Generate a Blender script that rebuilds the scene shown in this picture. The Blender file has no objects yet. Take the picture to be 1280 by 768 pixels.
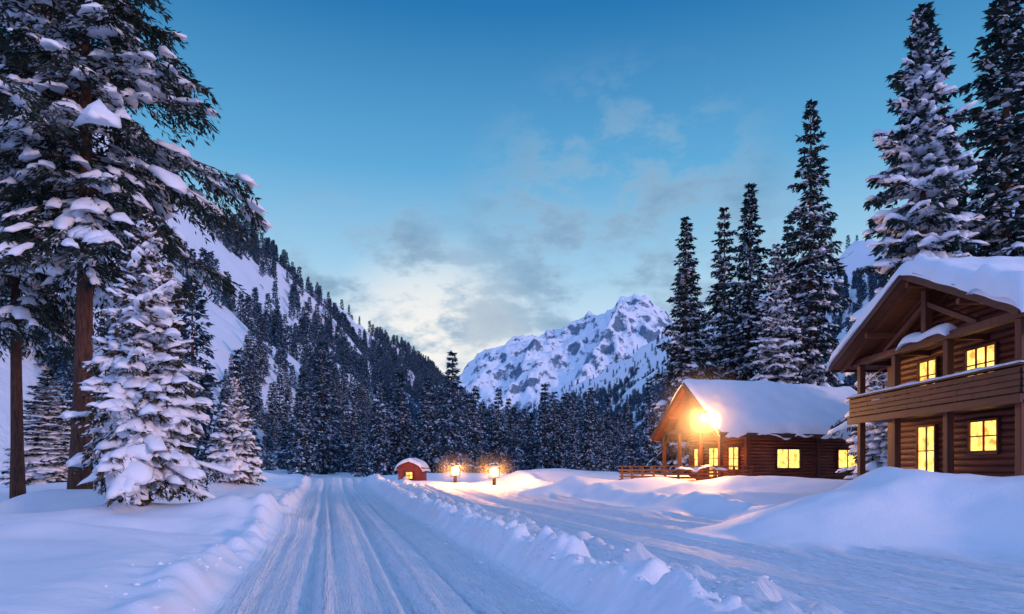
import bpy, math
import numpy as np
from mathutils import Vector
D=bpy.data; S=bpy.context.scene
RNG=np.random.default_rng(7)

# ------------------------------------------------------------ noise
def _h(ix,iy,seed):
    n=(ix.astype(np.int64)*374761393+iy.astype(np.int64)*668265263+seed*1442695041)&0xffffffff
    n=((n^(n>>13))*1274126177)&0xffffffff
    n=(n^(n>>16))&0xffffffff
    return n/4294967295.0
def vnoise(x,y,seed=0):
    x=np.asarray(x,float); y=np.asarray(y,float)
    ix=np.floor(x); iy=np.floor(y); fx=x-ix; fy=y-iy
    fx=fx*fx*fx*(fx*(fx*6-15)+10); fy=fy*fy*fy*(fy*(fy*6-15)+10)
    a=_h(ix,iy,seed); b=_h(ix+1,iy,seed); c=_h(ix,iy+1,seed); d=_h(ix+1,iy+1,seed)
    return (a*(1-fx)+b*fx)*(1-fy)+(c*(1-fx)+d*fx)*fy-0.5
def fbm(x,y,o=4,seed=0):
    s=0;a=1.0
    for i in range(o):
        s=s+a*vnoise(x*2**i+i*17.3,y*2**i-i*9.1,seed+i); a*=.5
    return s
def ridged(x,y,o=4,seed=0):
    s=0;a=1.0
    for i in range(o):
        s=s+a*(1-2*np.abs(2*vnoise(x*2**i+i*7.3,y*2**i+i*3.1,seed+i))); a*=.5
    return s*.5
def sm(a,b,x):
    t=np.clip((x-a)/(b-a),0,1); return t*t*(3-2*t)

# ------------------------------------------------------------ mesh helpers
def make_mesh(name,V,groups,mats):
    V=np.asarray(V,np.float32)
    me=D.meshes.new(name)
    me.vertices.add(len(V)); me.vertices.foreach_set("co",V.ravel())
    loops=[];tot=[];mi=[];smo=[]
    for F,m,s in groups:
        F=np.asarray(F,np.int32)
        if len(F)==0: continue
        loops.append(F.ravel()); tot.append(np.full(len(F),F.shape[1]))
        mi.append(np.full(len(F),m)); smo.append(np.full(len(F),bool(s)))
    loops=np.concatenate(loops);tot=np.concatenate(tot);mi=np.concatenate(mi);smo=np.concatenate(smo)
    st=np.concatenate([[0],np.cumsum(tot)[:-1]])
    me.loops.add(len(loops)); me.loops.foreach_set("vertex_index",loops.astype(np.int32))
    me.polygons.add(len(tot)); me.polygons.foreach_set("loop_start",st.astype(np.int32))
    me.polygons.foreach_set("material_index",mi.astype(np.int32))
    me.polygons.foreach_set("use_smooth",smo)
    for m in mats: me.materials.append(m)
    me.update(calc_edges=True); me.validate()
    return me
def add_obj(name,me,parent=None,loc=None,rot=None,scale=None):
    o=D.objects.new(name,me); S.collection.objects.link(o)
    if parent: o.parent=parent
    if loc is not None: o.location=loc
    if rot is not None: o.rotation_euler=rot
    if scale is not None: o.scale=scale
    return o
def empty(name,loc=(0,0,0),rz=0):
    o=D.objects.new(name,None); S.collection.objects.link(o)
    o.location=loc; o.rotation_euler=(0,0,rz); o.empty_display_size=.5
    return o
class PB:
    def __init__(s): s.v=[]; s.f4=[]; s.f3=[]; s.fn=[]
    def box(s,x0,x1,y0,y1,z0,z1):
        b=len(s.v)
        s.v+=[(x0,y0,z0),(x1,y0,z0),(x1,y1,z0),(x0,y1,z0),(x0,y0,z1),(x1,y0,z1),(x1,y1,z1),(x0,y1,z1)]
        for q in ((0,3,2,1),(4,5,6,7),(0,1,5,4),(1,2,6,5),(2,3,7,6),(3,0,4,7)): s.f4.append([b+i for i in q])
    def beam(s,p0,p1,w,h,up=(0,0,1)):
        p0=Vector(p0);p1=Vector(p1);d=(p1-p0).normalized();u=Vector(up)
        sd=d.cross(u).normalized()*w/2; u=sd.cross(d).normalized()*h/2
        b=len(s.v)
        for p in (p0,p1):
            for a,c in ((-1,-1),(1,-1),(1,1),(-1,1)): s.v.append(tuple(p+sd*a+u*c))
        for q in ((0,3,2,1),(4,5,6,7),(0,1,5,4),(1,2,6,5),(2,3,7,6),(3,0,4,7)): s.f4.append([b+i for i in q])
    def cyl(s,p0,p1,r0,r1,n=8):
        p0=Vector(p0);p1=Vector(p1);d=(p1-p0).normalized()
        a=d.orthogonal().normalized(); c=d.cross(a); b=len(s.v)
        for p,r in ((p0,r0),(p1,r1)):
            for i in range(n):
                t=2*math.pi*i/n; s.v.append(tuple(p+(a*math.cos(t)+c*math.sin(t))*r))
        for i in range(n):
            j=(i+1)%n; s.f4.append([b+i,b+j,b+n+j,b+n+i])
        for i in range(1,n-1):
            s.f3.append([b,b+i+1,b+i]); s.f3.append([b+n,b+n+i,b+n+i+1])
    def obj(s,name,mat,parent=None,bevel=0,smooth=False):
        g=[]
        if s.f4: g.append((s.f4,0,smooth))
        if s.f3: g.append((s.f3,0,False))
        o=add_obj(name,make_mesh(name,s.v,g,[mat]),parent)
        if bevel:
            m=o.modifiers.new("bevel",'BEVEL'); m.width=bevel; m.segments=2; m.limit_method='ANGLE'
        return o

# ------------------------------------------------------------ materials
def newmat(name):
    m=D.materials.new(name); m.use_nodes=True; nt=m.node_tree
    return m,nt,nt.nodes["Principled BSDF"]
def N(nt,t,**k):
    n=nt.nodes.new(t)
    for a,b in k.items(): setattr(n,a,b)
    return n
def noise_node(nt,vec,scale,detail=4,rough=.55):
    n=N(nt,"ShaderNodeTexNoise"); n.inputs["Scale"].default_value=scale; n.inputs["Detail"].default_value=detail
    n.inputs["Roughness"].default_value=rough
    if vec: nt.links.new(vec,n.inputs["Vector"])
    return n.outputs["Fac"]
def ramp(nt,fac,stops):
    r=N(nt,"ShaderNodeValToRGB"); e=r.color_ramp.elements
    while len(e)<len(stops): e.new(.5)
    for el,(p,c) in zip(e,stops): el.position=p; el.color=(*c,1)
    nt.links.new(fac,r.inputs["Fac"]); return r.outputs["Color"]
def mathn(nt,op,a,b=None,clamp=False):
    n=N(nt,"ShaderNodeMath",operation=op,use_clamp=clamp)
    for i,v in enumerate((a,b)):
        if v is None: continue
        if isinstance(v,(int,float)): n.inputs[i].default_value=v
        else: nt.links.new(v,n.inputs[i])
    return n.outputs[0]
def mixc(nt,f,a,b,mode='MIX'):
    n=N(nt,"ShaderNodeMix",data_type='RGBA',blend_type=mode)
    if isinstance(f,(int,float)): n.inputs[0].default_value=f
    else: nt.links.new(f,n.inputs[0])
    for i,v in ((6,a),(7,b)):
        if isinstance(v,tuple): n.inputs[i].default_value=(*v,1)
        else: nt.links.new(v,n.inputs[i])
    return n.outputs[2]
def mapr(nt,v,a,b,c=0,d=1,smooth=False):
    n=N(nt,"ShaderNodeMapRange"); nt.links.new(v,n.inputs[0])
    if smooth: n.interpolation_type='SMOOTHSTEP'
    for i,x in enumerate((a,b,c,d)): n.inputs[i+1].default_value=x
    return n.outputs[0]
def bump(nt,bs,h,strength,dist,prev=None):
    b=N(nt,"ShaderNodeBump"); b.inputs["Strength"].default_value=strength; b.inputs["Distance"].default_value=dist
    nt.links.new(h,b.inputs["Height"])
    if prev: nt.links.new(prev,b.inputs["Normal"])
    nt.links.new(b.outputs[0],bs.inputs["Normal"]); return b.outputs[0]

def snow_mat(name,ground=False):
    m,nt,bs=newmat(name)
    g=N(nt,"ShaderNodeNewGeometry").outputs["Position"]
    n1=noise_node(nt,g,.7,2)
    c=ramp(nt,n1,[(.3,(.77,.83,.92)),(.7,(.86,.885,.93))])
    nt.links.new(c,bs.inputs["Base Color"])
    bs.inputs["Roughness"].default_value=.55
    bs.inputs["Specular IOR Level"].default_value=.4
    p=bump(nt,bs,noise_node(nt,g,9,4,.65),.4,.045)
    if ground:
        sx=N(nt,"ShaderNodeSeparateXYZ"); nt.links.new(g,sx.inputs[0])
        r=mathn(nt,'ADD',sx.outputs[0],mathn(nt,'MULTIPLY',sx.outputs[1],.27))
        cb=N(nt,"ShaderNodeCombineXYZ"); nt.links.new(mathn(nt,'MULTIPLY',r,8.0),cb.inputs[0])
        nt.links.new(mathn(nt,'MULTIPLY',sx.outputs[1],.35),cb.inputs[1])
        st=noise_node(nt,cb.outputs[0],1,4,.7)
        at=N(nt,"ShaderNodeAttribute",attribute_name="track")
        hh=mathn(nt,'MULTIPLY',st,at.outputs["Fac"])
        p=bump(nt,bs,hh,1.0,.19,p)
    return m
M_ground=snow_mat("snow_ground",True)
M_snow=snow_mat("snow")

def needle_mat(name,c1,c2,s_lo,s_hi,snowc=(.78,.83,.93),nthr=.42):
    m,nt,bs=newmat(name)
    geo=N(nt,"ShaderNodeNewGeometry"); g=geo.outputs["Position"]
    nn=noise_node(nt,g,1.2,2,.7)
    col=ramp(nt,nn,[(.3,c1),(.7,c2)])
    sx=N(nt,"ShaderNodeSeparateXYZ"); nt.links.new(geo.outputs["Normal"],sx.inputs[0])
    a=mapr(nt,sx.outputs[2],s_lo,s_hi)
    b=mapr(nt,nn,nthr,nthr+.1)
    f=mathn(nt,'MULTIPLY',a,b,True)
    nt.links.new(mixc(nt,f,col,snowc),bs.inputs["Base Color"])
    bs.inputs["Roughness"].default_value=.8; bs.inputs["Specular IOR Level"].default_value=.2
    return m
M_ndark=needle_mat("needles_dark",(.012,.030,.034),(.032,.060,.052),.3,.7,nthr=.48)
M_nsnow=needle_mat("needles_snowy",(.040,.030,.016),(.095,.068,.036),.4,.75,nthr=.46)
M_npine=needle_mat("needles_pine",(.012,.026,.024),(.040,.052,.036),.5,.85,nthr=.49)
M_nmid=needle_mat("needles_mid_haze",(.014,.046,.072),(.036,.084,.118),.2,.65,(.54,.68,.86),.48)  # bluish needle and snow colours have distance haze painted in
M_nfar=needle_mat("needles_far_haze",(.026,.074,.120),(.050,.118,.172),.2,.7,(.48,.64,.84),.50)  # paler blue: aerial haze put into the base colours

def bark_mat(name,a,b):
    m,nt,bs=newmat(name); g=N(nt,"ShaderNodeTexCoord").outputs["Object"]
    mp=N(nt,"ShaderNodeMapping"); mp.inputs["Scale"].default_value=(6,6,1.2); nt.links.new(g,mp.inputs[0])
    f=noise_node(nt,mp.outputs[0],1.6,5,.7)
    nt.links.new(ramp(nt,f,[(.35,a),(.65,b)]),bs.inputs["Base Color"]); bs.inputs["Roughness"].default_value=.9
    bump(nt,bs,f,.9,.08); return m
M_bark=bark_mat("bark",(.03,.018,.012),(.16,.085,.05))
M_barkr=bark_mat("bark_red",(.022,.011,.009),(.13,.052,.030))

def wood_mat(name,a,b,axis=0,sc=1.0):
    m,nt,bs=newmat(name); g=N(nt,"ShaderNodeTexCoord").outputs["Object"]
    mp=N(nt,"ShaderNodeMapping"); s=[7,7,7]; s[axis]=.5; mp.inputs["Scale"].default_value=[v*sc for v in s]
    nt.links.new(g,mp.inputs[0])
    f=noise_node(nt,mp.outputs[0],1.5,5,.65)
    c=ramp(nt,f,[(.3,a),(.7,b)])
    f2=noise_node(nt,g,.6,3)
    c=mixc(nt,mapr(nt,f2,.35,.7,0,.6),c,tuple(v*.55 for v in a))
    nt.links.new(c,bs.inputs["Base Color"]); bs.inputs["Roughness"].default_value=.6
    bump(nt,bs,f,.5,.015); return m
M_wood=wood_mat("wood_siding",(.075,.015,.007),(.25,.056,.018),0)
M_woody=wood_mat("wood_siding_side",(.075,.015,.007),(.25,.056,.018),1)
M_rail=wood_mat("wood_balcony",(.035,.009,.006),(.13,.032,.013),1)
M_woodz=wood_mat("wood_post",(.050,.012,.007),(.14,.034,.013),2)
M_dark=wood_mat("wood_trim",(.04,.011,.007),(.11,.028,.013),1)
M_soff=wood_mat("wood_soffit",(.12,.030,.011),(.26,.075,.025),0)
M_red=wood_mat("red_boards",(.22,.03,.015),(.38,.07,.03),2)
def plain(name,c,r=.5,metal=0):
    m,nt,bs=newmat(name); g=N(nt,"ShaderNodeTexCoord").outputs["Object"]
    f=noise_node(nt,g,12,3); nt.links.new(ramp(nt,f,[(.3,tuple(v*.7 for v in c)),(.7,c)]),bs.inputs["Base Color"])
    bs.inputs["Roughness"].default_value=r; bs.inputs["Metallic"].default_value=metal; return m
M_metal=plain("dark_metal",(.03,.028,.026),.45,.8)
def glow_mat(name,c,c2,st,sc=1.9):
    m,nt,bs=newmat(name); g=N(nt,"ShaderNodeTexCoord").outputs["Object"]
    f=noise_node(nt,g,sc,3); col=ramp(nt,f,[(.32,c2),(.6,c)])
    bs.inputs["Base Color"].default_value=(.1,.06,.03,1); bs.inputs["Roughness"].default_value=.15
    nt.links.new(col,bs.inputs["Emission Color"]); bs.inputs["Emission Strength"].default_value=st; return m
M_win=glow_mat("lit_window",(1,.56,.12),(.45,.15,.02),2.8,2.6)

def mountain_mat(name,snow,rock,rock2,lo,hi,sc,forest=None,fz=0,fw=1,amp=1.1):
    m,nt,bs=newmat(name); geo=N(nt,"ShaderNodeNewGeometry"); g=geo.outputs["Position"]
    n=noise_node(nt,g,sc,8,.72)
    sx=N(nt,"ShaderNodeSeparateXYZ"); nt.links.new(geo.outputs["Normal"],sx.inputs[0])
    s=mathn(nt,'ADD',sx.outputs[2],mathn(nt,'MULTIPLY',mathn(nt,'SUBTRACT',n,.5),amp))
    f=mapr(nt,s,lo,hi,smooth=True)
    rk=ramp(nt,noise_node(nt,g,sc*4,4),[(.3,rock),(.7,rock2)])
    c=mixc(nt,f,rk,snow)
    if forest:
        sz=N(nt,"ShaderNodeSeparateXYZ"); nt.links.new(g,sz.inputs[0])
        zz=mathn(nt,'ADD',sz.outputs[2],mathn(nt,'MULTIPLY',mathn(nt,'SUBTRACT',noise_node(nt,g,.006,6,.75),.5),fw*3))
        c=mixc(nt,mapr(nt,zz,fz-fw*.2,fz+fw*.2,.9,0),c,forest)
    nt.links.new(c,bs.inputs["Base Color"]); bs.inputs["Roughness"].default_value=.8
    bump(nt,bs,n,1.0,.35/sc*.2); return m
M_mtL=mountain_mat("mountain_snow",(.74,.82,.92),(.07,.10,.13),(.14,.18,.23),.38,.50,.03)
M_mtP=mountain_mat("peak_snow_haze",(.72,.84,.95),(.06,.13,.21),(.14,.24,.34),.46,.62,.018,(.05,.12,.18),240,75,1.25)  # blue cast of distance haze put into snow, rock and forest colours

# ------------------------------------------------------------ terrain
MOUNDS=[(11.0,21,1.62,3.5,2.6),(17,17.5,1.35,3.6,3),(15.5,23,.5,3,3),(-12.6,24.2,.3,2.2,1.6),(-8.9,24.5,.6,1.5,1.5),(-10.6,27.5,.55,1.6,1.8),
 (-15.5,20,.45,3,2.2),(-11.0,17.5,.45,2.2,1.6),(-19,30,.45,3,2.5),(-15.5,34,.5,2.5,2.5),(-18.7,45,.5,3,3),(-26,40,.8,5,4),
 (4.5,50,.8,3,2.2),(8.5,45,.65,3,2.0),(-5,60,.35,2,2),(-1.4,57,.3,2,2),(3,64,1.0,5,3),(-16,66,.6,4,3),(-8.5,64,.4,3,2),(12,40,.7,3.5,2),
 (17,38,.6,4,3),(10,33,.45,4,2),(-9,78,.9,8,4),(8,80,1.0,9,5),(-30,70,.8,8,6)]
def rcoord(x,y): return x+.27*(y-10.25)
def mound_h(x,y):
    z=0*x
    for mx,my,h,sx,sy in MOUNDS:
        q=((x-mx)/sx)**2+((y-my)/sy)**2
        z=z+h*np.exp(-q**1.25*.75)
    return z
def track_mask(x,y):
    r=rcoord(x,y)
    a=sm(-4.6,-4.1,r)*(1-sm(.7,1.1,r)); b=sm(2.9,3.6,r)*(1-sm(13.0,14.0,r))*.9*(1-sm(.04,.25,mound_h(x,y)))
    return (a+b)*(1-sm(62,80,y))
def ground_z(x,y):
    x=np.asarray(x,float);y=np.asarray(y,float)
    r=rcoord(x,y); al=y
    mh=mound_h(x,y)
    z=sm(35,68,y)*.6+sm(68,130,y)*.6
    fade=1-sm(60,78,y)
    wob=.35*vnoise(al*.15,al*0+3,5)
    left=1-sm(-6.3,-4.3,r+wob)
    z=z+left*(.20+.75*np.clip(fbm(x*.16,y*.16,3,11)+.18,0,9)) 
    z=z+.36*np.exp(-((r+5.0+wob)/.42)**2)*fade*(1+1.3*vnoise(x*2,y*2,3))+left*.10*fbm(x*1.2,y*1.2,3,13)*np.exp(-((r+5.6)/1.2)**2)
    rm=sm(-4.6,-4.0,r)*(1-sm(.5,1.1,r))
    z=z+rm*fade*(.11*vnoise(r*2.3,al*.05,21)+.09*vnoise(r*6,al*.09,22)+.025*vnoise(r*14,al*.2,23))
    for c,w,dp in ((-3.1,.19,.19),(-1.35,.19,.20),(-2.7,.1,.08),(-.3,.14,.15)):
        q=r-c-.12*vnoise(al*.1,al*0+c,9)
        z=z-fade*rm*(dp*np.exp(-(q/w)**2)-dp*.4*np.exp(-((q-.3)/.1)**2)-dp*.35*np.exp(-((q+.3)/.1)**2))
    w2=.25*vnoise(al*.22,al*0,6)
    be=np.exp(-(np.abs(r-1.75+w2)/.62)**2.6)
    rough=np.exp(-((r-2.4+w2)/1.2)**2)
    z=z+fade*(.62*be+rough*(.36*fbm(x*1.4,y*1.0,4,31)+.46*np.abs(fbm(x*2.8,y*2.0,4,35))))
    z=z+fade*.22*np.exp(-((r-4.3+w2)/.5)**2)*(1+2.4*fbm(x*1.8,y*1.2,3,38))
    tm=sm(2.8,3.4,r)*(1-sm(13.0,14.0,r))*(1-sm(.03,.25,mh))
    z=z+tm*fade*(.12*vnoise(r*1.3,al*.06,41)+.10*vnoise(r*3.5,al*.12,42)+.06*fbm(x*1.3,y*1.1,3,43))
    for c in (5.2,5.9,7.6,8.3,10.4,11.0,12.6):
        q=r-c-.15*vnoise(al*.12,al*0+c,9)
        z=z-fade*tm*(.20*np.exp(-(q/.16)**2)-.10*np.exp(-((q-.3)/.13)**2))
    nb=1-.8*sm(.2,.8,mh)
    z=z+sm(13.4,15.2,r+wob)*.50*fade+.18*nb*np.exp(-((r-15.2+wob)/.5)**2)*fade*(1+1.2*vnoise(x*1.5,y*1.5,8))+sm(15,26,r)*(1-sm(60,90,y))*.45
    z=z+sm(15,17,r)*.35*np.clip(fbm(x*.18,y*.18,3,51)+.1,0,9)
    z=z+mh*(1+.16*vnoise(x*.7,y*.7,61)+.05*vnoise(x*1.8,y*1.8,62))
    z=z+.03*fbm(x*.9,y*.9,3,71)
    far=sm(90,300,y)
    z=z+far*2.0*fbm(x*.01,y*.01,3,81)
    return z
def grid_mesh(name,xs,ys,zf,mat):
    X,Y=np.meshgrid(xs,ys); Z=zf(X,Y); nx=len(xs);ny=len(ys)
    V=np.stack([X.ravel(),Y.ravel(),Z.ravel()],1)
    i=np.arange(nx*ny).reshape(ny,nx)
    F=np.stack([i[:-1,:-1].ravel(),i[:-1,1:].ravel(),i[1:,1:].ravel(),i[1:,:-1].ravel()],1)
    return make_mesh(name,V,[(F,0,True)],[mat]),X,Y
xs=np.concatenate([[-7000,-3000,-1200,-500,-250,-140,-100,-80],np.arange(-66,-26,.8),np.arange(-26,24,.085),np.arange(24,70,.8),[80,100,140,250,500,1200,3000,7000]])
ya=[5.0]
while ya[-1]<130: ya.append(ya[-1]+max(.08,ya[-1]*.007))
ys=np.concatenate([[-4000,-1000,-200,-60],np.arange(-30,5,1.0),ya,np.arange(135,400,10),[500,800,1500,3000,7000]])
me,X,Y=grid_mesh("ground",xs,ys,ground_z,M_ground)
at=me.attributes.new("track",'FLOAT','POINT'); at.data.foreach_set("value",track_mask(X,Y).ravel().astype(np.float32))
add_obj("snow_ground",me)
def gz(x,y): return float(ground_z(np.array([x]),np.array([y]))[0])

# mountains
def ridge(x,y,pts,w,p=1.0):
    best=np.full(x.shape,-1e9)
    for (x0,y0,z0),(x1,y1,z1) in zip(pts[:-1],pts[1:]):
        dx,dy=x1-x0,y1-y0; t=np.clip(((x-x0)*dx+(y-y0)*dy)/(dx*dx+dy*dy),0,1)
        d=np.hypot(x-x0-t*dx,y-y0-t*dy); z=z0+t*(z1-z0)
        u=np.clip(1-d/w,-.3,1)
        h=z*np.sign(u)*np.abs(u)**p
        best=np.maximum(best,h)
    return best
RL=[(-265,-100,200),(-250,250,202),(-237,450,203),(-239,600,210),(-228,750,200),(-187,1000,190),(-152,1300,190),(-80,1500,150),(0,1700,90),(100,1900,10)]
RR=[(520,0,240),(480,500,262),(436,800,272),(422,900,276),(400,1300,308),(378,1700,330),(250,2000,283),(129,2200,235),(0,2500,150),(-60,2700,40)]
def hl(x,y): 
    h=ridge(x,y,RL,195,1.05)
    return h+np.clip(h/60,0.15,1)*(16*fbm(x/80,y/80,4,101)+5*ridged(x/40,y/60,3,103))-4
def hr(x,y):
    h=ridge(x,y,RR,340,1.1)
    return h+np.clip(h/60,0.15,1)*(28*fbm(x/120,y/120,4,111)+22*ridged(x/130,y/130,4,113))-6
d=3300
def pk(px,py,dd=d): return ((px-640)/853*dd,dd,2.2+(585-py)/853*dd)
RP=[pk(430,545),pk(520,510),pk(575,470),pk(600,442),pk(650,412),pk(690,400),pk(735,384),pk(765,374),pk(787,360),pk(805,374),pk(835,390),pk(900,405),pk(1000,430),pk(1150,470)]
SP=[[pk(787,360),pk(760,405,3050),pk(720,455,2800),pk(700,505,2500)],[pk(690,400),pk(660,435,3050),pk(630,485,2800),pk(600,525,2600)],[pk(835,390),pk(850,445,3000),pk(870,505,2600)],[pk(600,442),pk(585,485,3050),pk(570,525,2800)]]
def hp(x,y):
    h=ridge(x,y,RP,1150,1.35)
    for sp in SP: h=np.maximum(h,ridge(x,y,sp,480,1.1))
    k=np.clip(h/300,.1,1)
    return h+k*(85*(ridged(x/300,y/300,6,121)-.5)+34*fbm(x/90,y/90,3,123)+30*ridged(x/70,y/70,4,125)-12)-8
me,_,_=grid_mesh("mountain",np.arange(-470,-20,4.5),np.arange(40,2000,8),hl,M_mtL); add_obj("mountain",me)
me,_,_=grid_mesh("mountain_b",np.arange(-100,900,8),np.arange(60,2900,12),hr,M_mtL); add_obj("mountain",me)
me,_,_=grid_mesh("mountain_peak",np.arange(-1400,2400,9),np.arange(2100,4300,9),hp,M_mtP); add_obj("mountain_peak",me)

# ------------------------------------------------------------ conifers
import bmesh
def ico(sub):
    bm=bmesh.new(); bmesh.ops.create_icosphere(bm,subdivisions=sub,radius=1)
    v=np.array([x.co[:] for x in bm.verts]); f=np.array([[q.index for q in p.verts] for p in bm.faces]); bm.free(); return v,f
ICO2=ico(2); ICO1=ico(1)
# loose clods of ploughed snow along the berm
rc=np.random.default_rng(5); K=900
yy=8+np.abs(rc.normal(0,1,K))*15; rr=np.where(rc.random(K)<.7,rc.normal(2.3,.75,K),np.where(rc.random(K)<.6,rc.normal(4.4,.5,K),rc.normal(-5,.4,K)))
xx=rr-.27*(yy-10.25); zz=ground_z(xx,yy); sz=rc.uniform(.012,.030,K)*(1+1.8*rc.random(K)**5)
v,f=ICO1; P=v[None]*(1+rc.normal(0,.28,(K,12,3)))*sz[:,None,None]*np.array([1.3,1,.7])
P[:,:,0]+=xx[:,None];P[:,:,1]+=yy[:,None];P[:,:,2]+=(zz+sz*.1)[:,None]
add_obj("snow_clods",make_mesh("snow_clods",P.reshape(-1,3),[((f[None]+np.arange(K)[:,None,None]*12).reshape(-1,3),0,True)],[M_snow]))

def conifer(name,H,R,c0,nb,tsp,leaf,mats,seed,snow=.5,nleaf=6,slope=(-.15,.7),droop=.35,trunk=.2,blob=1.0,prof=.85,clump=0,lean=0,jit=.3,perb=4,ic=ICO2,lw_=(.14,.26)):
    rg=np.random.default_rng(seed); V=[];G=[];nv=0
    n=10;k=9; tz=np.linspace(-.6,H*.985,k); tr=trunk*(1-np.clip(tz/H,0,1))**.9+.015; tr[0]*=1.25
    wx=lean*np.sin(tz/H*3)*.4; a=np.arange(n)/n*2*np.pi
    tv=np.stack([(wx[:,None]+tr[:,None]*np.cos(a)).ravel(),(tr[:,None]*np.sin(a)).ravel(),np.repeat(tz,n)],1)
    F=[]
    for i in range(k-1):
        for j in range(n): F.append([i*n+j,i*n+(j+1)%n,(i+1)*n+(j+1)%n,(i+1)*n+j])
    V.append(tv);G.append((np.array(F),0,True));nv+=len(tv)
    t=(np.arange(nb)+rg.random(nb))/nb; t=t**.95
    if clump:
        tc_=np.round(t*clump)/clump; t=np.clip(t*.45+tc_*.55,0,1)
    z0=H*(c0+(.985-c0)*t)
    L=R*((1-t)**prof*np.minimum(1,.62+t*3.5)+.03)*rg.uniform(1-jit,1+jit*.6,nb)
    if clump: L*=.8+.35*_h(np.round(t*clump).astype(np.int64),np.zeros(nb,np.int64),seed)
    az=np.arange(nb)*2.39996+rg.normal(0,.35,nb)
    sl=slope[0]+(slope[1]-slope[0])*t**1.3+rg.normal(0,.08,nb); dr=droop*(1-t*.7)*rg.uniform(.6,1.4,nb)
    fw=np.stack([np.cos(az),np.sin(az),0*az],1); sd=np.stack([-np.sin(az),np.cos(az),0*az],1)
    bx=lean*np.sin(z0/H*3)*.4
    def spine(b,s):
        p=fw[b]*(L[b]*s)[:,None]
        p[:,0]+=bx[b]; p[:,2]+=z0[b]+L[b]*(sl[b]*s-dr[b]*s**2+.12*s**4)
        return p
    ss=np.array([0,.35,.7,1.0]); m=len(ss)
    b=np.repeat(np.arange(nb),m); s=np.tile(ss,nb); p=spine(b,s)
    br=(np.maximum(trunk*.16,.012)*np.sqrt(L[b]/R)*(1-s*.85))
    offs=[(0,1),(.87,-.5),(-.87,-.5)]
    bv=np.stack([p+sd[b]*(o[0]*br)[:,None]+np.array([0,0,1])*(o[1]*br)[:,None] for o in offs],1).reshape(-1,3)
    idx=np.arange(nb*m*3).reshape(nb,m,3)
    F=np.concatenate([np.stack([idx[:,:-1,i].ravel(),idx[:,:-1,(i+1)%3].ravel(),idx[:,1:,(i+1)%3].ravel(),idx[:,1:,i].ravel()],1) for i in range(3)])
    V.append(bv);G.append((F+nv,0,True));nv+=len(bv)
    nt=np.maximum(3,(L/tsp*2).astype(int)); b=np.repeat(np.arange(nb),nt); M=len(b)
    s=.10+.9*rg.random(M)**.8; sg=rg.choice([-1,1],M)
    wl=(.46*(1-s)**.7*(.4+.6*np.minimum(1,s*3))+.10)*L[b]
    lt=np.minimum(wl,R*.45)*rg.uniform(.6,1.25,M)
    fwd=rg.uniform(.35,1.0,M)
    dirn=fw[b]*fwd[:,None]+sd[b]*(sg*rg.uniform(.5,1,M))[:,None]; dirn[:,2]+=sl[b]-2*dr[b]*s*.8-rg.uniform(0,.45,M)
    dirn/=np.linalg.norm(dirn,axis=1)[:,None]
    p=spine(b,s)
    q=np.repeat(np.arange(M),nleaf); K=len(q); u=rg.random(K)
    lp=p[q]+dirn[q]*(lt[q]*u)[:,None]; lp[:,2]-=.25*lt[q]*u**2
    per=np.cross(dirn[q],[0,0,1.0]); 
    ld=dirn[q]*rg.uniform(.4,1,K)[:,None]+per*rg.uniform(-.8,.8,K)[:,None]+rg.normal(0,.22,(K,3)); ld[:,2]-=.18
    ld/=np.linalg.norm(ld,axis=1)[:,None]
    nn=np.array([0,0,1.0])+rg.normal(0,.6,(K,3))
    w=np.cross(ld,nn); w/=np.linalg.norm(w,axis=1)[:,None]+1e-6
    ll=leaf*rg.uniform(.6,1.4,K); lw=ll*rg.uniform(lw_[0],lw_[1],K)
    lv=np.stack([lp,lp+ld*(ll*.45)[:,None]+w*lw[:,None],lp+ld*ll[:,None],lp+ld*(ll*.45)[:,None]-w*lw[:,None]],1).reshape(-1,3)
    F=np.arange(K*4).reshape(K,4)
    V.append(lv);G.append((F+nv,1,False));nv+=len(lv)
    if snow>0:
        b=np.repeat(np.arange(nb),perb); s=np.tile(np.linspace(.32,.95,perb),nb)+rg.normal(0,.07,nb*perb); s=np.clip(s,.2,1.0)
        keep=rg.random(len(b))<snow*(.6+.4*(L[b]/R)); b=b[keep];s=s[keep];K=len(b)
        off=rg.normal(0,.8,K)*(1-s*.7)*L[b]*.28
        size=rg.uniform(.5,1.3,K)
        hx=L[b]*.13*size*blob+.022*R*size; hy=(L[b]*(.17*(1-s)+.07)*size*rg.uniform(.7,1.2,K))*blob+.018*R*size; hz=np.minimum(hx,hy)*rg.uniform(.45,.8,K)
        bv,bf=ic; nn=len(bv)
        sh=bv[None]*(1+rg.normal(0,.13,(K,nn,1))+.22*np.sin(bv[None,:,:1]*4+rg.random((K,1,1))*6)+.15*np.sin(bv[None,:,1:2]*5+rg.random((K,1,1))*6))
        zz=sh[:,:,2:3]; zz=np.where(zz<0,zz*.35,zz)
        lx=sh[:,:,0:1]*hx[:,None,None]; ly=sh[:,:,1:2]*hy[:,None,None]
        sz=(sl[b]-2*dr[b]*s+.4*s**3)[:,None]
        P=spine(b,s)+sd[b]*off[:,None]; P[:,2]-=np.abs(off)*.35
        pts=P[:,None,:]+fw[b][:,None,:]*lx+sd[b][:,None,:]*ly
        pts[:,:,2]+=zz[:,:,0]*hz[:,None]+lx[:,:,0]*sz-(ly[:,:,0]**2)/(hy[:,None]+.01)*.35+hz[:,None]*.2
        F=(bf[None]+np.arange(K)[:,None,None]*nn).reshape(-1,3)
        V.append(pts.reshape(-1,3));G.append((F+nv,2,True));nv+=K*nn
    return make_mesh(name,np.concatenate(V),G,mats)

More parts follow.
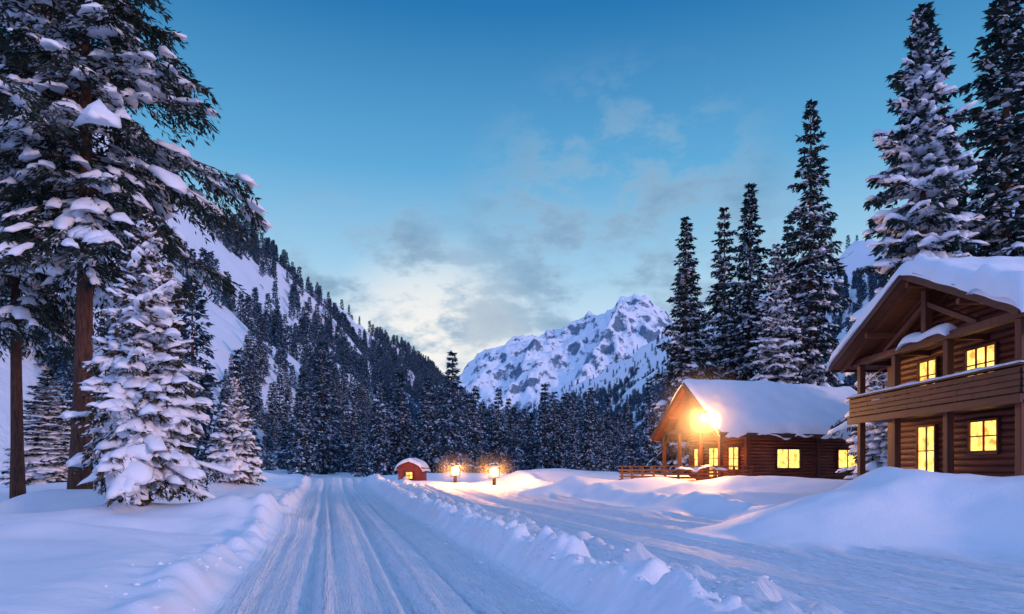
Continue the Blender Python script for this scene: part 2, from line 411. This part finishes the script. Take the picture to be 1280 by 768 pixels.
tA=conifer("snowy_spruce_mesh",10.3,2.45,.07,210,.15,.19,[M_bark,M_nsnow,M_snow],1,snow=1.0,nleaf=7,droop=.42,trunk=.17,slope=(-.05,.7),perb=7,clump=18,blob=1.35,jit=.35)
tA2=conifer("snowy_spruce_mesh2",7.2,1.95,.06,160,.16,.19,[M_bark,M_nsnow,M_snow],2,snow=1.0,nleaf=6,droop=.4,trunk=.13,slope=(-.05,.7),perb=7,clump=15,blob=1.35,jit=.35)
tB=conifer("spruce_mesh",30,3.6,.05,330,.34,.42,[M_bark,M_ndark,M_snow],3,snow=.55,nleaf=7,droop=.5,trunk=.32,clump=34,slope=(-.2,.5),prof=.85,blob=.8,perb=6,ic=ICO1,jit=.45)
tB2=conifer("spruce_mesh2",30,3.4,.05,300,.34,.42,[M_bark,M_ndark,M_snow],4,snow=.6,nleaf=7,droop=.5,trunk=.32,clump=30,slope=(-.25,.5),prof=.8,blob=.8,perb=6,ic=ICO1,jit=.45)
tC=conifer("snowy_spruce_tall_mesh",29.5,4.5,.05,310,.32,.42,[M_bark,M_ndark,M_snow],5,snow=1.0,nleaf=7,droop=.45,trunk=.36,clump=25,slope=(-.15,.6),prof=.75,perb=7,jit=.4,blob=1.2)
tP=conifer("pine_mesh",31,6.0,.33,165,.24,.32,[M_barkr,M_npine,M_snow],6,snow=.55,nleaf=13,droop=.5,trunk=.42,clump=17,slope=(-.05,.5),prof=.42,lean=.6,blob=.5,jit=.5,perb=9,lw_=(.09,.17))
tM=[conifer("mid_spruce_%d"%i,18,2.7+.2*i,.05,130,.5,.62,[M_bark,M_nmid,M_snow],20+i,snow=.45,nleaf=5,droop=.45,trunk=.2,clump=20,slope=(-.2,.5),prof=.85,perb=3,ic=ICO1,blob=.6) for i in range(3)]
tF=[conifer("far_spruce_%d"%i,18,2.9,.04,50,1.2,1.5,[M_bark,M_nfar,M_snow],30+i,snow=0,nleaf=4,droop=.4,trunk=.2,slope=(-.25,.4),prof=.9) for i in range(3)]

def tree(name,me,x,y,H,H0,R=1,rz=0,dz=-.1):
    s=H/H0; return add_obj(name,me,None,(x,y,gz(x,y)+dz),(0,0,rz),(s*R,s*R,s))
tree("pine_tree",tP,-19.3,30.5,31,31,1,0.4)
tree("pine_tree",tP,-24.6,34,28,31,.8,2.9)
tree("snowy_spruce_tree",tA,-13.0,24.2,10.3,10.3,1,0)
tree("snowy_spruce_tree",tA2,-18.3,45,7.3,7.2,1,1)
tree("snowy_spruce_tree",tC,-31.3,46,8.6,29.5,2.1,2)
for x,y,H,me_,R,rz in [(16.8,66,25.3,tB,1.15,0),(22.4,72,29,tB2,1.05,1),(23.7,68,29.5,tB,1.1,2),(30.3,75,29,tB2,1.0,3),(28.0,64,35.6,tB2,.98,4),(31.5,43.5,34,tB,1.25,5),(19.6,76,25,tB2,1.1,.5)]:
    tree("spruce_tree",me_,x,y,H,30,R,rz)
tree("snowy_spruce_tree",tC,25.3,42,30,29.5,1.0,0.7)
tree("snowy_spruce_tree",tC,23.4,60.5,20.7,29.5,1.0,1.9)
tree("snowy_spruce_tree",tA,21.5,39.5,7.5,10.3,1.2,1.9)
for i,(x,y,H) in enumerate([(-9.2,105,19),(-32,115,22.5),(-29,95,13),(-44,110,20),(-21.3,110,15.7),(-19.4,118,17.5),(-13.8,112,16),(.6,110,9.5),(17,100,11),(19.2,95,14),(-22.3,100,9),(-44.5,95,28),(14,108,9.5),(-52,100,24),(-6,112,14),(10,113,11)]):
    tree("spruce_tree",tM[i%3],x,y,H,18,1.12,i*1.3)

def src_collection(name,meshes):
    c=D.collections.new(name)
    for i,m in enumerate(meshes):
        o=D.objects.new("%s_%d"%(name,i),m); c.objects.link(o)
    return c
C_mid=src_collection("mid_tree_src",tM); C_far=src_collection("far_tree_src",tF)
def scatter(name,P,sc,coll,seed,nvar=3):
    rg=np.random.default_rng(seed); n=len(P)
    me=D.meshes.new(name); me.vertices.add(n); me.vertices.foreach_set("co",P.astype(np.float32).ravel())
    a=me.attributes.new("rz",'FLOAT_VECTOR','POINT'); v=np.zeros((n,3),np.float32); v[:,2]=rg.random(n)*6.28; a.data.foreach_set("vector",v.ravel())
    a=me.attributes.new("sc",'FLOAT_VECTOR','POINT'); w=rg.uniform(.85,1.25,n); v=np.stack([sc*w,sc*w,sc],1).astype(np.float32); a.data.foreach_set("vector",v.ravel())
    a=me.attributes.new("vi",'INT','POINT'); a.data.foreach_set("value",rg.integers(0,nvar,n).astype(np.int32))
    o=add_obj(name,me)
    ng=D.node_groups.new(name+"_gn",'GeometryNodeTree')
    ng.interface.new_socket("Geometry",in_out='INPUT',socket_type='NodeSocketGeometry')
    ng.interface.new_socket("Geometry",in_out='OUTPUT',socket_type='NodeSocketGeometry')
    gi=ng.nodes.new("NodeGroupInput"); go=ng.nodes.new("NodeGroupOutput")
    ip=ng.nodes.new("GeometryNodeInstanceOnPoints"); ci=ng.nodes.new("GeometryNodeCollectionInfo")
    ci.inputs["Collection"].default_value=coll; ci.inputs["Separate Children"].default_value=True; ci.inputs["Reset Children"].default_value=True
    def na(nm,t):
        q=ng.nodes.new("GeometryNodeInputNamedAttribute"); q.data_type=t; q.inputs["Name"].default_value=nm
        return [s for s in q.outputs if s.name=="Attribute" and s.enabled][0]
    L=ng.links.new
    L(gi.outputs[0],ip.inputs["Points"]); L(ci.outputs[0],ip.inputs["Instance"]); ip.inputs["Pick Instance"].default_value=True
    L(na("vi",'INT'),ip.inputs["Instance Index"]); L(na("rz",'FLOAT_VECTOR'),ip.inputs["Rotation"]); L(na("sc",'FLOAT_VECTOR'),ip.inputs["Scale"])
    L(ip.outputs[0],go.inputs[0])
    o.modifiers.new("scatter",'NODES').node_group=ng
    return o
rg=np.random.default_rng(99)
def pts(n,x0,x1,y0,y1,hf,dens,zmin=-1e9,zmax=1e9,sink=.5):
    x=rg.uniform(x0,x1,n);y=rg.uniform(y0,y1,n); z=hf(x,y)
    k=(rg.random(n)<dens(x,y,z))&(z>zmin)&(z<zmax)
    return np.stack([x[k],y[k],z[k]-sink],1)
P1=pts(2400,-95,150,112,420,lambda x,y:np.maximum(np.maximum(ground_z(x,y),hl(x,y)),hr(x,y)),lambda x,y,z:np.clip(.55+1.5*fbm(x/35,y/35,2,201),0,1)*np.where((x>-18)|(y>190),1,.3))
sc1=rg.uniform(.45,1.12,len(P1))*np.where(P1[:,1]<150,.85,1)
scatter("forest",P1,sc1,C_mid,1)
def dl(x,y,z):
    d=.88+0*x
    gap=fbm(x/45,y/90,3,203)
    d=np.where(gap>.08,.07,d)
    f1=np.exp(-(((x+172)/30)**2+((y-450)/120)**2)); f2=np.exp(-(((x+90)/30)**2+((y-230)/70)**2)); f3=np.exp(-(((x+200)/16)**2+((y-780)/200)**2))
    return d*(1-np.clip(1.9*f1+1.3*f2+1.4*f3,0,.96))
P2=pts(13000,-330,-48,120,1750,hl,dl,2)
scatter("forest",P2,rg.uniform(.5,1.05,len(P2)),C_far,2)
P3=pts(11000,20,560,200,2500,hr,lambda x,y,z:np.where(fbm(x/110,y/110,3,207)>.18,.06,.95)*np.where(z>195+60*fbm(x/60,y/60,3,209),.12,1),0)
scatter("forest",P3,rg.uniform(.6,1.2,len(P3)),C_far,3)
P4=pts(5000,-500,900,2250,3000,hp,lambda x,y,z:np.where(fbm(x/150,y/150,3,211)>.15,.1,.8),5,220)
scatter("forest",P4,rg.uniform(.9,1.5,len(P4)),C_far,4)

# ------------------------------------------------------------ buildings
def snow_slab(name,u0,u1,v0,v1,rf,T,parent,seed,over=.12,nu=70,nv=60):
    u=np.linspace(u0-over,u1+over,nu);v=np.linspace(v0-over,v1+over,nv); U,Vv=np.meshgrid(u,v)
    eu=np.minimum(U-u[0],u[-1]-U)/.45; ev=np.minimum(Vv-v[0],v[-1]-Vv)/.45
    e=np.clip(eu,0,1); g=np.clip(ev,0,1); e=np.sqrt(1-(1-e)**2)*np.sqrt(1-(1-g)**2)
    base=rf(Vv)
    t=T*e*(1+.35*fbm(U*.5+seed,Vv*.5,3,seed))+.07*e*fbm(U*1.6,Vv*1.6,2,seed+1)
    top=base+t; 
    sag=-.20*(1-np.clip(ev*.7,0,1))**2*(1+2.0*fbm(U*.9,Vv*0+seed,3,seed+2))
    top+=sag; bot=base+.02+sag*1.0-(1-e)*.02
    if T>.2:
        k=np.exp(-((Vv-(v0+v1)/2)/.5)**2); top-=k*.12
    bot=np.minimum(bot,top-.004)
    Uo=U+.08*vnoise(Vv*1.3,U*1.1,seed+4)*2*(1-np.clip(eu,0,1)); Vo=Vv+.13*vnoise(U*1.2,Vv,seed+5)*2*(1-np.clip(ev,0,1))
    A=np.stack([Uo.ravel(),Vo.ravel(),top.ravel()],1);B=np.stack([Uo.ravel(),Vo.ravel(),bot.ravel()],1)
    n=nu*nv;i=np.arange(n).reshape(nv,nu)
    q=np.stack([i[:-1,:-1].ravel(),i[:-1,1:].ravel(),i[1:,1:].ravel(),i[1:,:-1].ravel()],1)
    bd=np.concatenate([i[0,:],i[1:,-1],i[-1,::-1][1:],i[::-1,0][1:]]);
    sidef=np.stack([bd[:-1],bd[:-1]+n,bd[1:]+n,bd[1:]],1)
    me=make_mesh(name,np.concatenate([A,B]),[(q,0,True),(q[:,::-1]+n,0,True),(sidef,0,True)],[M_snow])
    return add_obj(name,me,parent)
def snow_cap(name,x0,x1,y0,y1,z,T,parent,seed=1):
    return snow_slab(name,x0,x1,y0,y1,lambda v:v*0+z,T,parent,seed,over=.04,nu=24,nv=24)
def logs_u(pb,u0,u1,v,z0,z1,h=.24,r=.135):
    z=z0+h/2
    while z<z1:
        pb.cyl((u0,v,z),(u1,v,z),r,r,8); z+=h
def logs_v(pb,u,v0,v1,z0,z1,h=.24,r=.135,rf=None):
    z=z0+h/2
    while z<z1:
        a,b=v0,v1
        if rf: a,b=rf(z,v0,v1)
        if b-a>.3: pb.cyl((u,a,z),(u,b,z),r,r,8)
        z+=h
def window(parent,axis,c0,c1,z0,z1,face,name="window",cols=2,rows=2,mat=None,fr=None,sill=True):
    e=empty(name); e.parent=parent
    pb=PB(); t=.09
    def B(a0,a1,d0,d1,zz0,zz1,p=None):
        p=p or pb
        if axis=='u': p.box(a0,a1,face+d0,face+d1,zz0,zz1)
        else: p.box(face+d0,face+d1,a0,a1,zz0,zz1)
    B(c0-t,c0,-.12,.06,z0-t,z1+t);B(c1,c1+t,-.12,.06,z0-t,z1+t);B(c0,c1,-.118,.06,z1,z1+t);B(c0,c1,-.118,.06,z0-t,z0)
    for i in range(1,cols):
        x=c0+(c1-c0)*i/cols; B(x-.035,x+.035,-.08,.02,z0,z1)
    for i in range(1,rows):
        z=z0+(z1-z0)*i/rows; B(c0,c1,-.075,.015,z-.025,z+.025)
    if sill: B(c0-.16,c1+.16,-.2,-.121,z0-t-.06,z0-t+.02)
    pb.obj("frame",fr or M_dark,e,.008)
    g=PB(); B(c0,c1,-.03,.0,z0,z1,g); g.obj("pane",mat or M_win,e)
    return e
def roof_planks(parent,u0,u1,v0,v1,ez,rz,th=.16):
    vm=(v0+v1)/2
    pb=PB()
    for va,vb in ((v0,vm),(v1,vm)):
        b=len(pb.v)
        for (uu,vv,zz) in ((u0,va,ez),(u1,va,ez),(u1,vb,rz),(u0,vb,rz)): pb.v.append((uu,vv,zz))
        for (uu,vv,zz) in ((u0,va,ez-th),(u1,va,ez-th),(u1,vb,rz-th),(u0,vb,rz-th)): pb.v.append((uu,vv,zz))
        for q in ((0,1,2,3),(7,6,5,4),(0,4,5,1),(1,5,6,2),(3,7,4,0)): pb.f4.append([b+i for i in q])
    pb.obj("roof_deck",M_soff,parent)
    f=PB()
    for uu in (u0-.05,u1+.05):
        f.beam((uu,v0-.05,ez-.12),(uu,vm,rz-.10),.09,.34); f.beam((uu,v1+.05,ez-.12),(uu,vm,rz-.10),.092,.34)
    for vv in (v0-.06,v1+.06): f.box(u0,u1,vv-.04,vv+.04,ez-.30,ez+.0)
    f.obj("fascia",M_dark,parent,.01)
    r=PB(); sl=(rz-ez)/(vm-v0)
    uu=u0+.5
    while uu<u1:
        r.beam((uu,v0+.05,ez-th-.09),(uu,vm-.05,rz-th-.11),.1,.18); r.beam((uu,v1-.05,ez-th-.09),(uu,vm+.05,rz-th-.11),.1,.18); uu+=.9
    for q in (.25,.5,.75):
        vv=v0+(v1-v0)*q; 
        zz=ez+sl*min(vv-v0,v1-vv)-th-.32
        r.box(u0+.1,u1-.1,vv-.09,vv+.09,zz-.1,zz+.1)
    r.obj("rafters",M_soff,parent)

# lamp = glowing glass globe + its light + a scatter volume added to give it a halo (thins outward)
def mist_mat(R,dens):
    m=D.materials.new("lamp_halo"); m.use_nodes=True; nt=m.node_tree
    nt.nodes.remove(nt.nodes["Principled BSDF"])
    v=N(nt,"ShaderNodeVolumeScatter"); v.inputs["Color"].default_value=(.95,.95,.97,1); v.inputs["Anisotropy"].default_value=.2
    tc=N(nt,"ShaderNodeTexCoord").outputs["Object"]
    ln=N(nt,"ShaderNodeVectorMath",operation='LENGTH'); nt.links.new(tc,ln.inputs[0])
    f=mapr(nt,ln.outputs["Value"],R*.05,R*.98,1,0); f=mathn(nt,'MULTIPLY',mathn(nt,'POWER',f,1.6),dens)
    nt.links.new(f,v.inputs["Density"])
    nt.links.new(v.outputs[0],nt.nodes["Material Output"].inputs["Volume"]); return m
def lamp(prefix,loc,r,gs,gc,P,pc,parent,mist,dens):
    m,nt,bs=newmat(prefix+"_globe_mat")
    g=N(nt,"ShaderNodeTexCoord").outputs["Object"]
    col=ramp(nt,noise_node(nt,g,3,1),[(.3,tuple(v*.85 for v in gc)),(.7,gc)])
    nt.links.new(col,bs.inputs["Emission Color"]); bs.inputs["Emission Strength"].default_value=gs
    v,f=ICO2
    add_obj(prefix+"_globe",make_mesh(prefix+"_globe",v*r,[(f,0,True)],[m]),parent,loc)
    l=D.lights.new(prefix+"_light",'POINT'); l.energy=P; l.shadow_soft_size=r*1.5; l.color=pc
    o=D.objects.new(prefix+"_light",l); S.collection.objects.link(o); o.location=loc; o.parent=parent
    v,f=ico(4)
    add_obj("lamp_halo",make_mesh(prefix+"_mist",v*mist,[(f,0,True)],[mist_mat(mist,dens)]),parent,loc)

# ---- cabin
gcz=1.05
cab=empty("log_cabin",(14,46,gcz),math.radians(20))
W=8.5;EZ=3.55;RZ=7.35;k=(RZ-EZ)/(W/2)
rfc=lambda v: RZ-k*np.abs(v-W/2)
roof_planks(cab,0,16,0,W,EZ,RZ)
snow_slab("roof_snow",0,16,0,W,rfc,.55,cab,5)
pb=PB(); logs_u(pb,2.9,15.4,.9,-1,4.15); pb.obj("front_wall",M_wood,cab,smooth=True)
pb=PB(); logs_u(pb,2.9,15.4,7.6,-1,4.1); pb.obj("back_wall",M_wood,cab,smooth=True)
def under(z,v0,v1):
    lim=(z+.35-EZ)/k
    return max(v0,lim),min(v1,W-lim)
for uu in (3.0,15.3):
    pb=PB(); logs_v(pb,uu,.7,7.8,-1,6.9,rf=under); pb.obj("gable_wall",M_woody,cab,smooth=True)
pb=PB()
for uu,vv in ((2.98,.92),(15.3,.92),(9.2,.86)): pb.box(uu-.17,uu+.17,vv-.19,vv+.15,-1,4.0)
pb.obj("corner_posts",M_woodz,cab,.02)
pb=PB(); vv=.9
while vv<W-.9:
    h=rfc(vv+.07)-.55
    pb.box(1.05,1.12,vv,vv+.17,4.05,max(4.1,h)); vv+=.185
pb.obj("gable_boards",M_soff,cab)
pb=PB()
pb.box(.5,.75,.3,W-.3,3.72,3.98); pb.box(.5,.75,W/2-.12,W/2+.12,3.98,6.6)
for vv in (.75,W/2-1.2,W/2+1.4,W-.75): pb.box(.5,.74,vv-.12,vv+.12,.3,3.72)
pb.beam((.62,.85,2.9),(.62,1.7,3.8),.14,.14); pb.beam((.62,W-.85,2.9),(.62,W-1.7,3.8),.14,.14)
pb.box(.75,2.9,.65,.85,3.3,3.55)
pb.obj("porch_posts",M_woodz,cab,.015)
pb=PB(); pb.box(-3.1,2.85,.2,8.2,.12,.3)
u=-3.1
while u<2.8: pb.box(u,u+.18,.12,.2,-1.1,.28); u+=.2
v=.2
while v<8.1: pb.box(-3.19,-3.1,v,v+.18,-1.1,.28); v+=.2
pb.obj("deck",M_wood,cab)
pb=PB()
for z in (.42,.66,.90): pb.box(-3.15,2.85,.15,.20,z,z+.15); pb.box(-3.17,-3.12,.25,8.1,z,z+.15)
for u in np.arange(-3.15,2.9,1.48): pb.box(u,u+.13,.20,.33,.3,1.22)
for v in np.arange(1.8,8.1,1.5): pb.box(-3.12,-2.99,v,v+.13,.3,1.22)
pb.box(-3.25,2.9,.08,.36,1.22,1.29); pb.box(-3.25,-2.97,.36,8.2,1.22,1.29)
pb.obj("railing",M_soff,cab,.008)
snow_cap("railing_snow",-3.2,.6,.1,.34,1.29,.14,cab,3)
snow_cap("deck_snow",-3.0,-1.2,1.0,6.5,.31,.3,cab,9)
window(cab,'u',5.4,7.4,1.15,2.45,.76,cols=2,rows=1); window(cab,'u',11.0,12.8,1.15,2.45,.76,cols=2,rows=1)
window(cab,'v',1.6,2.7,1.0,2.6,2.86,cols=2,rows=2); window(cab,'v',5.9,6.9,1.0,2.6,2.86,cols=2,rows=2)
window(cab,'v',3.9,5.0,.35,2.6,2.86,name="door",cols=2,rows=3,sill=False)
pb=PB(); pb.box(-.72,-.18,.78,1.32,4.86,4.92); pb.cyl((-.45,1.05,4.92),(-.45,1.05,5.1),.2,.06,12); pb.beam((-.45,1.05,5.05),(-.08,1.05,4.75),.05,.05)
wl=empty("cabin_lamp"); wl.parent=cab; pb.obj("lamp_bracket",M_metal,wl)
lamp("cabin_lamp",(-.45,1.05,4.54),.27,16,(1,.66,.24),8500,(1,.43,.12),wl,4.2,.075)

# ---- chalet
ch=empty("wooden_chalet",(0,0,0))
U0,U1,V0,V1=15.5,31,20.8,33.2; CE,CR=7.15,9.95; ck=(CR-CE)/((V1-V0)/2); vm=(V0+V1)/2
rfh=lambda v: CR-ck*np.abs(v-vm)
roof_planks(ch,U0,U1,V0,V1,CE,CR,th=.2)
snow_slab("roof_snow",U0,U1,V0,V1,rfh,.66,ch,15,over=.18,nu=110,nv=110)
def underh(z,v0,v1):
    lim=(z+.35-CE)/ck; return max(v0,V0+lim),min(v1,V1-lim)
WX=18.0
pb=PB(); logs_v(pb,WX,22.0,32.2,.2,9.3,h=.26,r=.15,rf=underh); pb.obj("gable_wall",M_woody,ch,smooth=True)
pb=PB(); logs_u(pb,WX-.1,30.5,22.05,.2,7.3,h=.26,r=.15); logs_u(pb,WX-.1,30.5,32.15,.2,7.3,h=.26,r=.15); pb.obj("side_walls",M_wood,ch,smooth=True)
pb=PB(); pb.box(16.1,17.84,21.6,32.5,4.36,4.56); pb.obj("balcony_floor",M_dark,ch,.01)
pb=PB()
for i,z in enumerate((4.60,4.81,5.02,5.23)):
    v=21.6; j=0
    while v<32.4:
        L_=min(2.2+.9*((i*7+j*5)%3),32.5-v); x_=16.06+.012*((i+j*3)%3)
        pb.box(x_,x_+.045,v,v+L_-.012,z,z+.185); v+=L_; j+=1
    pb.box(16.12,17.8,21.55,21.60,z,z+.18); pb.box(16.12,17.8,32.5,32.55,z,z+.18)
pb.box(15.99,16.10,21.5,32.6,4.26,4.55)
for v in np.arange(21.7,32.6,1.55): pb.box(16.13,16.25,v,v+.12,4.56,5.45)
pb.box(15.98,16.28,21.5,32.6,5.46,5.53)
pb.obj("balcony_railing",M_rail,ch,.01)
snow_slab("railing_snow",15.99,16.27,21.5,32.6,lambda v:v*0+5.53,.15,ch,23,over=.03,nu=14,nv=120)
pb=PB()
for v in (22.0,25.7,29.2,32.1):
    pb.box(16.3,16.56,v-.14,v+.14,.3,4.36); pb.box(16.3,16.56,v-.14,v+.14,4.56,7.0)
pb.box(16.27,16.6,21.2,32.8,7.02,7.30)
pb.box(16.25,16.55,vm-.15,vm+.15,7.3,9.2)
pb.beam((16.4,24,7.3),(16.4,vm,8.7),.18,.2); pb.beam((16.4,30,7.3),(16.4,vm,8.7),.18,.2)
for v in (21.9,25.6,29.2,32.2): pb.box(16.6,17.9,v-.1,v+.1,7.0,7.22); 
pb.obj("posts_and_beams",M_woodz,ch,.02)
snow_slab("beam_snow",16.1,16.75,25.4,28.6,lambda v:v*0+7.31,.36,ch,27,over=.03,nu=16,nv=50)
for a,b,z0,z1,c in ((25.1,26.7,5.55,6.75,3),(28.6,29.8,5.55,6.75,2),(25.0,26.5,2.85,3.95,2)):
    window(ch,'v',a,b,z0,z1,17.84,cols=c,rows=2)
window(ch,'v',28.7,29.9,1.9,3.95,17.84,name="door",cols=2,rows=2,sill=False)
window(ch,'v',22.6,23.6,5.4,7.0,17.84,cols=2,rows=2)
pb=PB(); 
for v in (22.05,32.15): pb.box(17.78,18.1,v-.2,v+.2,.2,7.0)
pb.obj("corner_boards",M_woodz,ch,.02)
snow_slab("eave_snow",15.2,17.4,20.3,22.8,lambda v:CE+ck*(v-V0)+.25,.75,ch,33,over=.05,nu=30,nv=30)

# ---- little red hut
hz=gz(-10.2,70)
hut=empty("red_hut",(-10.2,70,hz-.05),math.radians(-12))
pb=PB()
for z in np.arange(0,1.75,.2): pb.box(-1.2,1.2,-.9,.9,z,z+.188)
pb.obj("walls",M_red,hut)
pb=PB(); b=[( -1.2,-.9,1.75),(1.2,-.9,1.75),(0,-.9,2.35),(-1.2,.9,1.75),(1.2,.9,1.75),(0,.9,2.35)]
pb.v+=b; pb.f3+=[[0,1,2],[5,4,3]]; pb.obj("gable",M_red,hut)
pb=PB(); pb.beam((-1.5,0,1.62),(0.02,0,2.42),2.3,.07,(0,0,1)); pb.beam((1.5,0,1.62),(-.02,0,2.42),2.3,.072,(0,0,1)); pb.obj("roof",M_dark,hut)
o=snow_slab("roof_snow",-1.15,1.15,-1.5,1.5,lambda v:2.46-.53*np.abs(v),.4,hut,41,over=.08,nu=24,nv=30); o.rotation_euler=(0,0,math.pi/2)
window(hut,'u',-.35,.35,.6,1.25,-.93,cols=2,rows=2)

# ---- lanterns
def lantern(x,y,P,s=1.0):
    z=gz(x,y)-.1; e=empty("lantern",(x,y,z)); pb=PB()
    pb.box(-.12*s,.12*s,-.12*s,.12*s,0,.55*s); pb.box(-.36*s,.36*s,-.36*s,.36*s,.55*s,.60*s)
    for a in(-1,1):
        for b in(-1,1): pb.box(a*.36*s-.018,a*.36*s+.018,b*.36*s-.018,b*.36*s+.018,.60*s,1.38*s)
    pb.box(-.40*s,.40*s,-.40*s,.40*s,1.38*s,1.42*s)
    pb.cyl((0,0,1.42*s),(0,0,1.56*s),.42*s,.12*s,4)
    pb.obj("lantern_frame",M_metal,e)
    snow_slab("lantern_snow",-.3*s,.3*s,-.3*s,.3*s,lambda v:v*0+1.51*s,.10*s,e,int(x*3)+60,over=.05,nu=16,nv=16)
    lamp("lantern",(0,0,.98*s),.30*s,7,(1,.50,.13),P,(1,.38,.09),e,2.2,.10)
lantern(-5.0,60,4800,1.2); lantern(-1.5,57.5,5200,1.25)

# ------------------------------------------------------------ sky
w=D.worlds.new("World"); S.world=w; w.use_nodes=True; nt=w.node_tree
bg=nt.nodes["Background"]; tc=N(nt,"ShaderNodeTexCoord").outputs["Generated"]
nz=N(nt,"ShaderNodeVectorMath",operation='NORMALIZE'); nt.links.new(tc,nz.inputs[0]); dv=nz.outputs[0]
sx=N(nt,"ShaderNodeSeparateXYZ"); nt.links.new(dv,sx.inputs[0]); z=sx.outputs[2]
front=ramp(nt,z,[(0,(.82,.86,.90)),(.13,(.76,.84,.90)),(.20,(.57,.74,.87)),(.28,(.34,.60,.81)),(.40,(.11,.39,.68)),(.56,(.016,.175,.44)),(.75,(.04,.22,.52)),(1,(.16,.36,.80))])
back=ramp(nt,z,[(0,(.66,.58,.98)),(.2,(.58,.58,1.05)),(.45,(.40,.54,1.05)),(.75,(.25,.44,.95)),(1,(.16,.36,.80))])  # unseen sky behind and overhead, brightened to add light from the front
def dotn(v):
    n=N(nt,"ShaderNodeVectorMath",operation='DOT_PRODUCT'); nt.links.new(dv,n.inputs[0]); n.inputs[1].default_value=Vector(v).normalized(); return n.outputs["Value"]
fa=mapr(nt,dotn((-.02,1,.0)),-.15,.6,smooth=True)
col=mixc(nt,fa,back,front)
gl=mapr(nt,dotn((-.11,1,.14)),.980,1.0,0,.8,True)
col=mixc(nt,gl,col,(1.0,.93,.85))
mp=N(nt,"ShaderNodeMapping"); mp.inputs["Scale"].default_value=(1,1,2.0); nt.links.new(dv,mp.inputs[0])
cn=noise_node(nt,mp.outputs[0],6.5,7,.62)
m1=mapr(nt,dotn((-.20,1,.225)),.982,.997,0,1.2,True); m2=mapr(nt,dotn((.16,1,.30)),.962,.996,0,1.0,True); m3=mapr(nt,dotn((-.05,1,.235)),.994,.999,0,.75,True)
mm=mathn(nt,'MAXIMUM',mathn(nt,'MAXIMUM',m1,m2),m3)
cf=mathn(nt,'MULTIPLY',mapr(nt,cn,.42,.57,smooth=True),mm)
cc=mixc(nt,mapr(nt,cn,.5,.7),(.30,.46,.62),(.15,.28,.45))
col=mixc(nt,mathn(nt,'MULTIPLY',cf,.8,True),col,cc)
sky=N(nt,"ShaderNodeTexSky",sky_type='NISHITA'); sky.sun_disc=False; sky.sun_elevation=math.radians(12); sky.sun_rotation=math.radians(127)
col=mixc(nt,.006,col,sky.outputs[0],'ADD')
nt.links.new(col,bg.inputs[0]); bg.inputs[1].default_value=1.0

sl=D.lights.new("sun",'SUN'); sl.energy=1.25; sl.angle=math.radians(5); sl.color=(1,.58,.55)
so=D.objects.new("sun",sl); S.collection.objects.link(so)
dvv=Vector((.8,-.6,.215)); so.rotation_euler=dvv.to_track_quat('Z','Y').to_euler()

cd=D.cameras.new("camera"); cam=D.objects.new("camera",cd); S.collection.objects.link(cam)
cam.location=(0,0,2.2); cam.rotation_euler=(math.radians(90),0,0); cd.lens=24; cd.sensor_width=36; cd.shift_y=.157; cd.clip_end=20000
S.camera=cam
S.view_settings.view_transform='Standard'; S.view_settings.look='None'; S.view_settings.exposure=0
